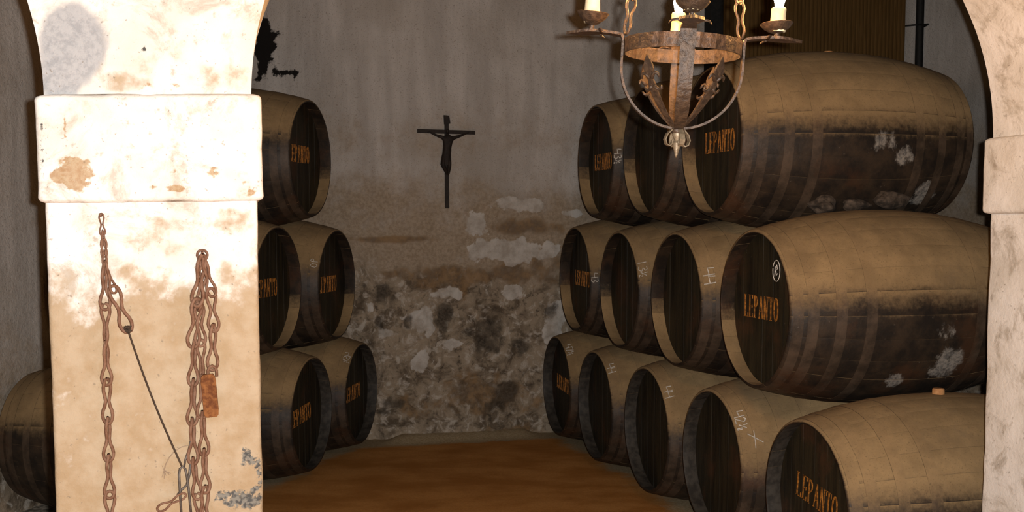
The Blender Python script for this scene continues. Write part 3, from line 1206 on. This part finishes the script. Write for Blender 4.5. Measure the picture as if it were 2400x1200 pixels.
def build_crucifix():
    nrm = wall_normal(s_c)
    yaw = math.atan2(UX.y, UX.x)
    top = wall_hit(1048, 274, .03)[1].z
    bot = pc.z
    k = 8.87 / F
    root = empty('crucifix', (pc.x, pc.y, bot), (0, 0, yaw), label='dark wooden crucifix hanging on the stained plaster wall', category='crucifix')
    H = top - bot

    def Z(py):
        return (488 - py) * k

    def X(px):
        return (px - 1047.5) * k * 1.03
    m = MB()
    m.box((0, 0, Z(290) / 2 + .0), (.031, .022, Z(290)))
    obj('upright', m.mesh('upright'), M_BLACK, root)
    m = MB()
    m.box(((X(981) + X(1113)) / 2, 0.0, Z(311)), (X(1113) - X(981), .022, .029), Matrix.Rotation(.012, 3, 'Y'))
    obj('crossbar', m.mesh('crossbar'), M_BLACK, root)
    m = MB()
    m.add([(X(1041), -.016, Z(273)), (X(1053), -.016, Z(274)), (X(1055.5), -.016, Z(292)), (X(1042), -.016, Z(294)),
           (X(1041), .008, Z(273)), (X(1053), .008, Z(274)), (X(1055.5), .008, Z(292)), (X(1042), .008, Z(294))],
          [(0, 3, 2, 1), (4, 5, 6, 7), (0, 1, 5, 4), (1, 2, 6, 5), (2, 3, 7, 6), (3, 0, 4, 7)])
    obj('title_board', m.mesh('title_board'), M_BLACK, root)
    # carved figure: one skinned surface
    yb = -.042
    J = {'pelvis': (1044, 362, .021), 'waist': (1045.5, 348, .020), 'chest': (1048, 332, .027), 'neckb': (1049, 321, .016), 'neck': (1047, 317, .007), 'head': (1046.5, 311, .0125), 'crown': (1046, 305, .010),
         'shL': (1039, 326, .012), 'elL': (1023, 321, .008), 'wrL': (1010, 315, .0045), 'haL': (1003, 311.5, .005),
         'shR': (1058, 327, .012), 'elR': (1076, 321, .008), 'wrR': (1091, 315, .0045), 'haR': (1098, 312, .005),
         'hipL': (1039, 368, .012), 'knL': (1034, 388, .013), 'anL': (1044, 405, .009), 'foL': (1046, 411, .005),
         'hipR': (1050, 369, .011), 'knR': (1050, 388, .012), 'anR': (1049, 405, .009), 'foR': (1048.5, 412, .005)}
    E_ = [('pelvis', 'waist'), ('waist', 'chest'), ('chest', 'neckb'), ('neckb', 'neck'), ('neck', 'head'), ('head', 'crown'), ('chest', 'shL'), ('shL', 'elL'), ('elL', 'wrL'), ('wrL', 'haL'),
          ('chest', 'shR'), ('shR', 'elR'), ('elR', 'wrR'), ('wrR', 'haR'), ('pelvis', 'hipL'), ('hipL', 'knL'), ('knL', 'anL'), ('anL', 'foL'), ('pelvis', 'hipR'), ('hipR', 'knR'), ('knR', 'anR'), ('anR', 'foR')]
    names = list(J)
    me = bpy.data.meshes.new('figure')
    dep = {'knL': -.028, 'knR': -.024, 'head': -.018, 'crown': -.016, 'hipL': -.01, 'hipR': -.008, 'haL': .016, 'haR': .016, 'wrL': .01, 'wrR': .01, 'foL': .01, 'foR': .008}
    me.from_pydata([(X(J[n][0]), yb + dep.get(n, 0), Z(J[n][1])) for n in names], [(names.index(a), names.index(b)) for a, b in E_], [])
    o = obj('figure', me, M_BLACK, root, label='carved figure with outstretched arms')
    sk = o.modifiers.new('skin', 'SKIN')
    for i, n in enumerate(names):
        v = me.skin_vertices[0].data[i] if len(me.skin_vertices) else None
        if v is None:
            break
        kk = 1.5 if n[:2] in ('el', 'wr', 'ha') else 1.3 if n in ('head', 'crown', 'neck') else 1.55
        v.radius = (J[n][2] * kk, J[n][2] * kk * .9)
        v.use_root = (n == 'pelvis')
    sk.use_smooth_shade = True
    sb = o.modifiers.new('smooth', 'SUBSURF')
    sb.levels = 1
    sb.render_levels = 2
    m = MB()     # loincloth
    rows = []
    for zz_, rx, ry, cx in ((351, .026, .020, 1046), (358, .031, .023, 1045), (368, .036, .027, 1044), (380, .040, .031, 1043), (388, .041, .033, 1042.5)):
        rows.append([Vector((X(cx) + rx * math.cos(t) * (1 + .06 * math.sin(7 * t)), yb - .006 + ry * math.sin(t) * (1 + .08 * math.sin(9 * t)), Z(zz_))) for t in np.linspace(0, 2 * math.pi, 28, endpoint=False)])
    m.grid(rows, close_v=True)
    obj('loincloth', m.mesh('loincloth', smooth=True), M_BLACK, root)


build_crucifix()

# ------------------------------------------------------------------ matting blind, post and pipe high on the back wall


def on_wall_strip(px0, px1, zlo, zhi, off, th, name, mat, rib=0, **props):
    sa, pa = wall_hit(px0, 60, off)
    sb, pb = wall_hit(px1, 60, off)
    nrm = wall_normal((sa + sb) / 2)
    n = max(2, int((sb - sa) / .012) if rib else 2)
    c0 = Vector((pa.x, pa.y, 0))
    c1 = Vector((pb.x, pb.y, 0))
    m = MB()
    front, back = [], []
    for i in range(n + 1):
        p = c0.lerp(c1, i / n) + nrm * (rib * (math.sin(i * 2.1) * .5 + .5 * math.sin(i * .37)))
        q = c0.lerp(c1, i / n) - nrm * th
        front.append([p + Vector((0, 0, zlo)), p + Vector((0, 0, zhi))])
        back.append([q + Vector((0, 0, zlo)), q + Vector((0, 0, zhi))])
    rows = front + back[::-1]
    m.grid(rows, close_u=True)
    k = len(rows)
    m.f.append(tuple(2 * i for i in range(k)))
    m.f.append(tuple(2 * i + 1 for i in range(k))[::-1])
    return obj(name, m.mesh(name), mat, None, **props)


on_wall_strip(1697, 2122, 1.9, 4.5, .13, .03, 'window_blind', M_BLIND, .006,
              label='tall brown vertically ribbed matting blind on the wall behind the large stack', category='blind')
on_wall_strip(1666, 1698, 1.6, 4.66, .15, .12, 'wooden_post', M_DARKIRON, 0,
              label='black upright post along the edge of the brown blind', category='post')


def build_pipe():
    sa, pa = wall_hit(2157, 60, .10)
    root = empty('iron_pipe', (pa.x, pa.y, .0), (0, 0, math.atan2(UX.y, UX.x)), label='black vertical iron pipe on the wall beside the blind', category='pipe')
    m = MB()
    m.tube([(0, 0, z) for z in np.linspace(1.2, 4.7, 12)], .034, 14)
    obj('pipe_run', m.mesh('pipe_run', smooth=True, angle=60), M_DARKIRON, root)
    z = wall_hit(2157, 61, .1)[1].z
    m = MB()
    m.tube([(-.15, .03, z - .01), (-.05, -.03, z - .005), (.06, -.03, z + .004), (.09, .09, z)], .008, 6)
    obj('bracket', m.mesh('bracket'), M_DARKIRON, root)


build_pipe()

# ------------------------------------------------------------------ chandelier
CH = Vector((0, 0, 0))
c_ = at_depth(1588, 105, 3.0)
CX, CYY = c_.x, 3.0


def chz(py):
    return at_depth(1604, py, 3.0).z


def build_chandelier():
    zb = chz(372)
    root = empty('chandelier', (CX, CYY, zb), (0, deg(3.0), deg(-4)), label='wrought iron ring chandelier with candle arms hanging by the arch', category='chandelier')
    Z = lambda py: chz(py) - zb
    RR = .150
    zr0, zr1 = Z(131), Z(97)
    # ring
    m = MB()
    rows = []
    for k in range(64):
        t = 2 * math.pi * k / 64
        w_ = .0012 * math.sin(k * 2.3)
        rows.append([Vector(((RR + d + w_) * math.cos(t), (RR + d + w_) * math.sin(t), z)) for d, z in ((0, zr0), (.004, zr0), (.004, zr1), (0, zr1))])
    m.grid(rows, close_u=True, close_v=True)
    obj('ring', m.mesh('ring'), M_IRON, root)
    zarm = Z(87)
    zbot = Z(303)
    for q, a in enumerate((0, 90, 180, 270)):
        t = deg(a)
        rd = Vector((math.cos(t), math.sin(t), 0))
        td = Vector((-math.sin(t), math.cos(t), 0))
        pts = []
        for i in range(15):
            f = i / 14 * math.pi / 2
            zt_ = Z(160)
            r = max((RR + .008) * math.sin(f), .010)
            pts.append(rd * r + Vector((0, 0, zt_ - (zt_ - zbot) * math.cos(f))))
        pts += [rd * (RR + .008) + Vector((0, 0, z)) for z in np.linspace(Z(150), zarm - .010, 4)]
        wid = [.018 + .018 * min(1, i / 6) for i in range(15)] + [.037] * 4
        m = MB()
        m.strap(pts, td, wid, .006)
        obj('rib', m.mesh('rib'), M_IRON, root)
        # arm with leaf end
        ap = [rd * (RR + .008) + Vector((0, 0, zarm - .012)), rd * (RR + .011) + Vector((0, 0, zarm - .003)), rd * (RR + .02) + Vector((0, 0, zarm))]
        ap += [rd * r + Vector((0, 0, zarm + .004 * math.sin((r - RR) * 22))) for r in (.20, .225, .245, .262, .28, .295, .308)]
        m = MB()
        m.strap(ap, td, [.040, .040, .038, .034, .050, .062, .056, .038, .018, .002], .007)
        arm = obj('arm', m.mesh('arm'), M_IRON, root)
        for sgn in (-1, 1):      # side tendrils of the leaf
            m = MB()
            p0 = rd * .215 + Vector((0, 0, zarm))
            m.tube([p0 + td * sgn * .015, p0 + td * sgn * .032 + rd * .006 + Vector((0, 0, .006)), p0 + td * sgn * .046 + rd * .002 + Vector((0, 0, .004)), p0 + td * sgn * .052 - rd * .008 + Vector((0, 0, -.002))], [.004, .0035, .003, .0015], 6)
            obj('tendril', m.mesh('tendril', smooth=True), M_IRON, arm)
        rc = .243
        cc = rd * rc
        hd = (.040, .044, .050, .042)[q]
        m = MB()
        m.lathe([(0, .0), (.007, .0), (.007, hd * .35), (.018, hd * .45), (.034, hd * .72), (.043, hd), (.0415, hd + .001), (.032, hd * .8), (.016, hd * .6), (0, hd * .55)], 28)
        o = obj('drip_dish', m.mesh('drip_dish', smooth=True, angle=50), M_IRON, root)
        o.location = cc + Vector((0, 0, zarm + .003))
        o.rotation_euler = (deg((-3, 2, 4, 0)[q]), deg((-5, 0, 4, 0)[q]), 0)
        ct = (.062, .082, .090, .070)[q]
        m = MB()
        prof = [(0, 0), (.020, 0), (.0205, .02), (.0192, ct * .6), (.0198, ct - .004), (.017, ct), (.009, ct - .001), (0, ct - .002)]
        n = 20
        rows = [[Vector((r * (1 + .05 * math.sin(3 * k + z * 90)) * math.cos(2 * math.pi * k / n), r * (1 + .05 * math.sin(3 * k + z * 90)) * math.sin(2 * math.pi * k / n), z)) for k in range(n)] for r, z in prof]
        m.grid(rows, close_v=True)
        cd = obj('candle', m.mesh('candle', smooth=True, angle=50), M_WAX, root, label='yellowed wax-like candle tube')
        cd.location = cc + Vector((0, 0, zarm + hd * .55))
        m = MB()
        m.lathe([(0, 0), (.010, 0), (.012, .012), (.016, .026), (.0155, .036), (.010, .050), (.004, .062), (0, .066)], 18)
        bb = obj('bulb', m.mesh('bulb', smooth=True), M_BULB, cd, label='lit flame-shaped bulb')
        bb.location = (0, 0, ct - .001)
    # spear leaves rising inside the ribs
    for a in (45, 135, 225, 315):
        t = deg(a)
        rd = Vector((math.cos(t), math.sin(t), 0))
        td = Vector((-math.sin(t), math.cos(t), 0))
        pts, wid = [], []
        for i in range(33):
            f = i / 32
            r = .010 + .125 * math.sin(f * 1.45) ** .9
            z = zbot + .004 + (Z(146) - zbot) * f ** 1.12
            pts.append(rd * r + Vector((0, 0, z)))
            wid.append(float(np.interp(f, [0, .45, .62, .70, .80, .86, 1], [.010, .023, .022, .013, .034, .030, .001])))
        m = MB()
        m.strap(pts, td, wid, .005)
        lf = obj('spear_leaf', m.mesh('spear_leaf'), M_IRON, root)
        for fi, ln in ((22, 1.2), (19, -1.0)):
            for sgn in (-1, 1):
                p0 = pts[fi]
                up = (pts[fi + 1] - pts[fi - 1]).normalized()
                m = MB()
                m.tube([p0 + td * sgn * .004, p0 + td * sgn * .012 + up * .009 * ln, p0 + td * sgn * .020 + up * .012 * ln, p0 + td * sgn * .027 + up * .009 * ln, p0 + td * sgn * .030 + up * .001 * ln],
                       [.0055, .005, .0044, .0038, .0022], 6)
                obj('curl', m.mesh('curl', smooth=True), M_IRON, lf)
    # collar and finial
    m = MB()
    m.lathe([(0, 0), (.016, 0), (.019, .006), (.019, .014), (.015, .02), (0, .02)], 20)
    o = obj('collar', m.mesh('collar', smooth=True, angle=40), M_IRON, root)
    o.location = (0, 0, zbot - .012)
    m = MB()
    m.lathe([(0, 0), (.004, .008), (.0105, .034), (.011, .04), (.006, .046), (.012, .058), (.013, .066), (.008, .076), (0, .078)], 14)
    obj('finial_spike', m.mesh('finial_spike', smooth=True, angle=40), M_IRON2, root)
    for a in (20, 110, 200, 290):
        t = deg(a)
        rd = Vector((math.cos(t), math.sin(t), 0))
        td = Vector((-math.sin(t), math.cos(t), 0))
        pts = [rd * r + Vector((0, 0, z)) for r, z in ((.006, .078), (.018, .074), (.030, .062), (.035, .048), (.031, .036), (.022, .032), (.015, .038), (.014, .046))]
        m = MB()
        m.strap(pts, td, [.012, .014, .015, .015, .014, .012, .010, .006], .003)
        obj('scroll', m.mesh('scroll'), M_IRON2, root)
    # hanging chains from the left and right arm bends to a hook high up
    ztop = 3.55 - zb
    for sg in (-1, 1):
        p0 = Vector((sg * (RR + .0), 0, zarm + .004))
        p1 = Vector((0, 0, ztop))
        dv = p1 - p0
        Ln = dv.length
        n = int(Ln / .085)
        for i in range(n):
            a = p0 + dv * (i / n)
            b = p0 + dv * ((i + 1) / n)
            o = obj('chain_link', LINKM_CH, None, root)
            place_link(o, a, b, (i % 2) * math.pi / 2 + .4, Ln / n)
    m = MB()
    m.tube([(0, 0, ztop - .02), (0, 0, 4.70 - zb)], .008, 8)
    obj('hanging_rod', m.mesh('hanging_rod'), M_IRON, root)


def link_mesh(w1, w2, waist, r, twist, n=28):
    """wire link pinched in the middle, its two eyes turned against each other; from (0,0,0) down to (0,0,-1)"""
    pts = []
    for i in range(n):
        t = 2 * math.pi * i / n
        s = math.cos(t)                       # +1 top .. -1 bottom
        z = -.5 + .5 * s * (1.08 if True else 1)
        e = abs(s)
        wdt = (w1 if s > 0 else w2)
        prof = waist + (wdt - waist) * (math.sin(min(1, e / .62) * math.pi / 2) ** 2) if e < .62 else wdt * math.sqrt(max(0, 1 - ((e - .62) / .40) ** 2))
        x = prof * (1 if math.sin(t) >= 0 else -1)
        if i in (0, n // 2):
            x = 0
        a = twist * s / 2
        pts.append(Vector((x * math.cos(a), x * math.sin(a), z)))
    m = MB()
    m.tube(pts, r, 7, closed=True)
    return m.mesh('link', smooth=True)


def place_link(o, a, b, spin, ln, over=1.0):
    d = (Vector(b) - Vector(a))
    q = Vector((0, 0, -1)).rotation_difference(d.normalized())
    o.location = a
    o.rotation_mode = 'QUATERNION'
    o.rotation_quaternion = q @ Matrix.Rotation(spin, 3, 'Z').to_quaternion()
    o.scale = (ln, ln, ln * over)


t = NT('warm_bulb_glass')
t.b.inputs['Emission Color'].default_value = (1.0, .50, .16, 1)
t.b.inputs['Emission Strength'].default_value = 850
t.b.inputs['Base Color'].default_value = (.8, .6, .4, 1)
M_BULB = t.m
M_IRON2 = simple('worn_bright_iron', (.16, .115, .07), (.24, .18, .115), 60, .5, .5, .4, .5)
LINKM_CH = link_mesh(.13, .13, .05, .040, math.pi / 2)
LINKM_CH.materials.append(M_IRON)
build_chandelier()

# ------------------------------------------------------------------ chains on the pillar
LINK = link_mesh(.105, .118, .036, .040, math.pi / 2)
LINK.materials.append(M_CHAIN)
LINKF = link_mesh(.115, .130, .040, .040, .25)
LINKF.materials.append(M_CHAIN)


def pil(px, py, off=.02):
    return arc_hit(px, py, off)[1]


def chain(label, segs, group=None, nail=None):
    """segs: (x0,y0,x1,y1,off,spin,mesh) in photo pixels on the pillar face"""
    base = pil(segs[0][0], segs[0][1], .0)
    root = empty('iron_chain', base, (0, 0, 0), label=label, category='chain')
    if group:
        root['group'] = group
    yaw = math.atan2(W.y, W.x)
    for (x0, y0, x1, y1, off, spin, me) in segs:
        a, b = pil(x0, y0, off), pil(x1, y1, off)
        o = obj('link', me, None, root)
        place_link(o, a - base, b - base, yaw + spin, (b - a).length)
    if nail:
        m = MB()
        p = pil(nail[0], nail[1], 0) - base
        m.tube([p - NW * .03, p + NW * .024, p + NW * .027 + Vector((0, 0, .005))], .0035, 8)
        obj('nail', m.mesh('nail', smooth=True), M_CHAIN, root)
    return root


LINKTOP = link_mesh(.21, .14, .06, .055, .2)
LINKTOP.materials.append(M_CHAIN)
A, Bq = LINK, LINKF
H45 = math.pi / 4
chain('rusty twisted-link chain hanging straight down from the upper nail', [
    (238, 500, 241, 548, .016, .2, Bq), (241, 540, 245, 598, .020, H45, A), (245, 588, 245, 640, .020, -.3, A),
    (244, 622, 247, 720, .018, H45, A), (247, 713, 248, 808, .018, -H45 * .9, A), (248, 801, 250, 897, .018, H45, A), (250, 889, 252, 987, .018, H45 * .4, A),
    (252, 980, 254, 1075, .018, H45, A), (254, 1067, 256, 1162, .018, H45, A), (256, 1153, 258, 1250, .018, .2, Bq), (258, 1244, 260, 1340, .018, H45, A)], nail=(238, 503))
chain('short rusty chain slanting from the upper nail to a knotted cord', [
    (243, 560, 247, 622, .026, -.2, A), (247, 612, 268, 682, .030, H45 * 1.6, A), (265, 672, 300, 772, .028, .1, Bq)])
chain('pale rusty chain strand hanging from the lower nail, joined to the wire hook', [
    (475, 600, 461, 712, .030, .3, A), (463, 702, 452, 808, .026, .2, Bq), (455, 800, 452, 898, .020, H45, A), (453, 890, 450, 990, .020, H45, A), (450, 982, 452, 1082, .020, H45, A),
    (452, 1074, 463, 1165, .020, H45, A), (463, 1158, 468, 1250, .020, -H45, A)])
chain('rusty chain strand hanging from the lower nail behind the padlock', [
    (474, 587, 477, 644, .018, .1, LINKTOP), (477, 628, 466, 722, .020, -.5, A), (467, 712, 470, 806, .022, .2, Bq), (470, 798, 474, 890, .018, -H45, A), (474, 880, 473, 974, .018, H45, A),
    (474, 966, 478, 1062, .018, H45, A), (478, 1054, 480, 1150, .018, H45, A), (480, 1141, 478, 1240, .018, .3, A)], nail=(475, 592))
chain('rusty chain strand that carries the padlock', [
    (478, 606, 499, 690, .030, .5, A), (494, 678, 502, 772, .030, .1, Bq), (500, 762, 498, 862, .040, .5, A)])
chain('single loose rusty link poking out at the wire hook', [(432, 1158, 371, 1192, .032, .15, Bq)])

# padlock
lk = empty('padlock', pil(496, 975, .046), (0, 0, math.atan2(W.y, W.x)), label='small rectangular padlock thick with flaking rust', category='padlock')
k_ = 3.07 / F
m = MB()
b = bmesh.new()
bmesh.ops.create_cube(b, size=1)
bmesh.ops.subdivide_edges(b, edges=b.edges, cuts=5, use_grid_fill=True)
rs = random.Random(3)
for v in b.verts:
    c = v.co
    rr_ = 1 - .10 * (max(0, abs(c.x) - .42) + max(0, abs(c.z) - .42)) * 6 * (abs(c.x) > .4) * (abs(c.z) > .4)
    v.co = Vector((c.x * 34 * k_ * rr_ + rs.uniform(-.0009, .0009), c.y * .020 + rs.uniform(-.0009, .0009), c.z * 102 * k_ * rr_ + rs.uniform(-.0009, .0009) + 51 * k_))
me = bpy.data.meshes.new('lock_body')
b.to_mesh(me)
b.free()
o = obj('lock_body', me, M_LOCK, lk)
o.rotation_euler = (0, deg(-4), 0)
m = MB()
zt = 100 * k_
m.tube([(x * k_ + .004, 0, zt + z * k_) for x, z in ((-10, -4), (-10, 10), (-7, 18), (0, 22), (7, 18), (10, 10), (10, -4))], .0042, 8)
obj('shackle', m.mesh('shackle', smooth=True), M_CHAIN, lk)

# knotted cord, wire hook, string
base = pil(300, 772, .03)
cr = empty('knotted_cord', base, label='dark taut cord tied with a knot between two chains', category='cord')
m = MB()
pts = [pil(300 + (427 - 300) * f + 6 * math.sin(f * math.pi) * -1, 772 + (1094 - 772) * f, .03) - base for f in np.linspace(0, 1, 24)]
m.tube(pts, .0026, 6)
obj('cord', m.mesh('cord', smooth=True), M_CORD, cr)
m = MB()
rs = random.Random(5)
for j in range(3):
    kp = []
    for i in range(14):
        t = i / 14 * 2 * math.pi
        kp.append(pil(299 + 6 * math.cos(t + j) + rs.uniform(-1.5, 1.5), 770 + 6 * math.sin(t * (1 + j % 2) + j) + rs.uniform(-1.5, 1.5), .03 + .006 * math.sin(t * 2 + j)) - base)
    m.tube(kp, .0028, 6, closed=True)
for (x, y) in ((308, 763), (290, 764), (309, 773)):
    m.tube([pil(299, 770, .03) - base, pil((299 + x) / 2, y - 1, .034) - base, pil(x, y, .036) - base], .0018, 5)
obj('knot', m.mesh('knot', smooth=True), M_CORD, cr)

base = pil(427, 1094, .03)
hk = empty('wire_hook', base, label='long dull steel wire loop below the cord end', category='hook')
m = MB()
m.tube([pil(x, y, .032) - base for x, y in ((424, 1200), (421, 1150), (419, 1110), (421, 1097), (427, 1092), (433, 1096), (437, 1112), (442, 1150), (448, 1215))], .0034, 7)
obj('wire', m.mesh('wire', smooth=True), M_STEEL, hk)
m = MB()
m.tube([pil(x, y, .024) - base for x, y in ((447, 1030), (441, 1055), (434, 1075), (430, 1096))], .003, 6)
m.tube([pil(x, y, .022) - base for x, y in ((446, 1085), (443, 1110), (437, 1135), (425, 1146), (415, 1158))], .0036, 6)
obj('wire_tail', m.mesh('wire_tail', smooth=True), M_STEEL, hk)
m = MB()
base = pil(385, 1090, .008)
stq = empty('frayed_string', base, label='thin pale frayed string curling against the pillar', category='string')
m.tube([pil(x, y, .010) - base for x, y in ((440, 1042), (425, 1046), (408, 1056), (395, 1072), (387, 1088), (384, 1100))], .0014, 5)
obj('strand', m.mesh('strand', smooth=True), simple('pale_string', (.22, .15, .10), (.30, .22, .15), 90), stq)
m = MB()
for dx, dy in ((-5, 17), (0, 20), (5, 13), (12, 10), (16, 8), (-4, -10)):
    m.tube([pil(384, 1100, .010) - base, pil(384 + dx, 1100 + dy, .011) - base], .0010, 4)
obj('frayed_end', m.mesh('frayed_end'), simple('pale_string_fray', (.22, .15, .10), (.30, .22, .15), 90), stq)
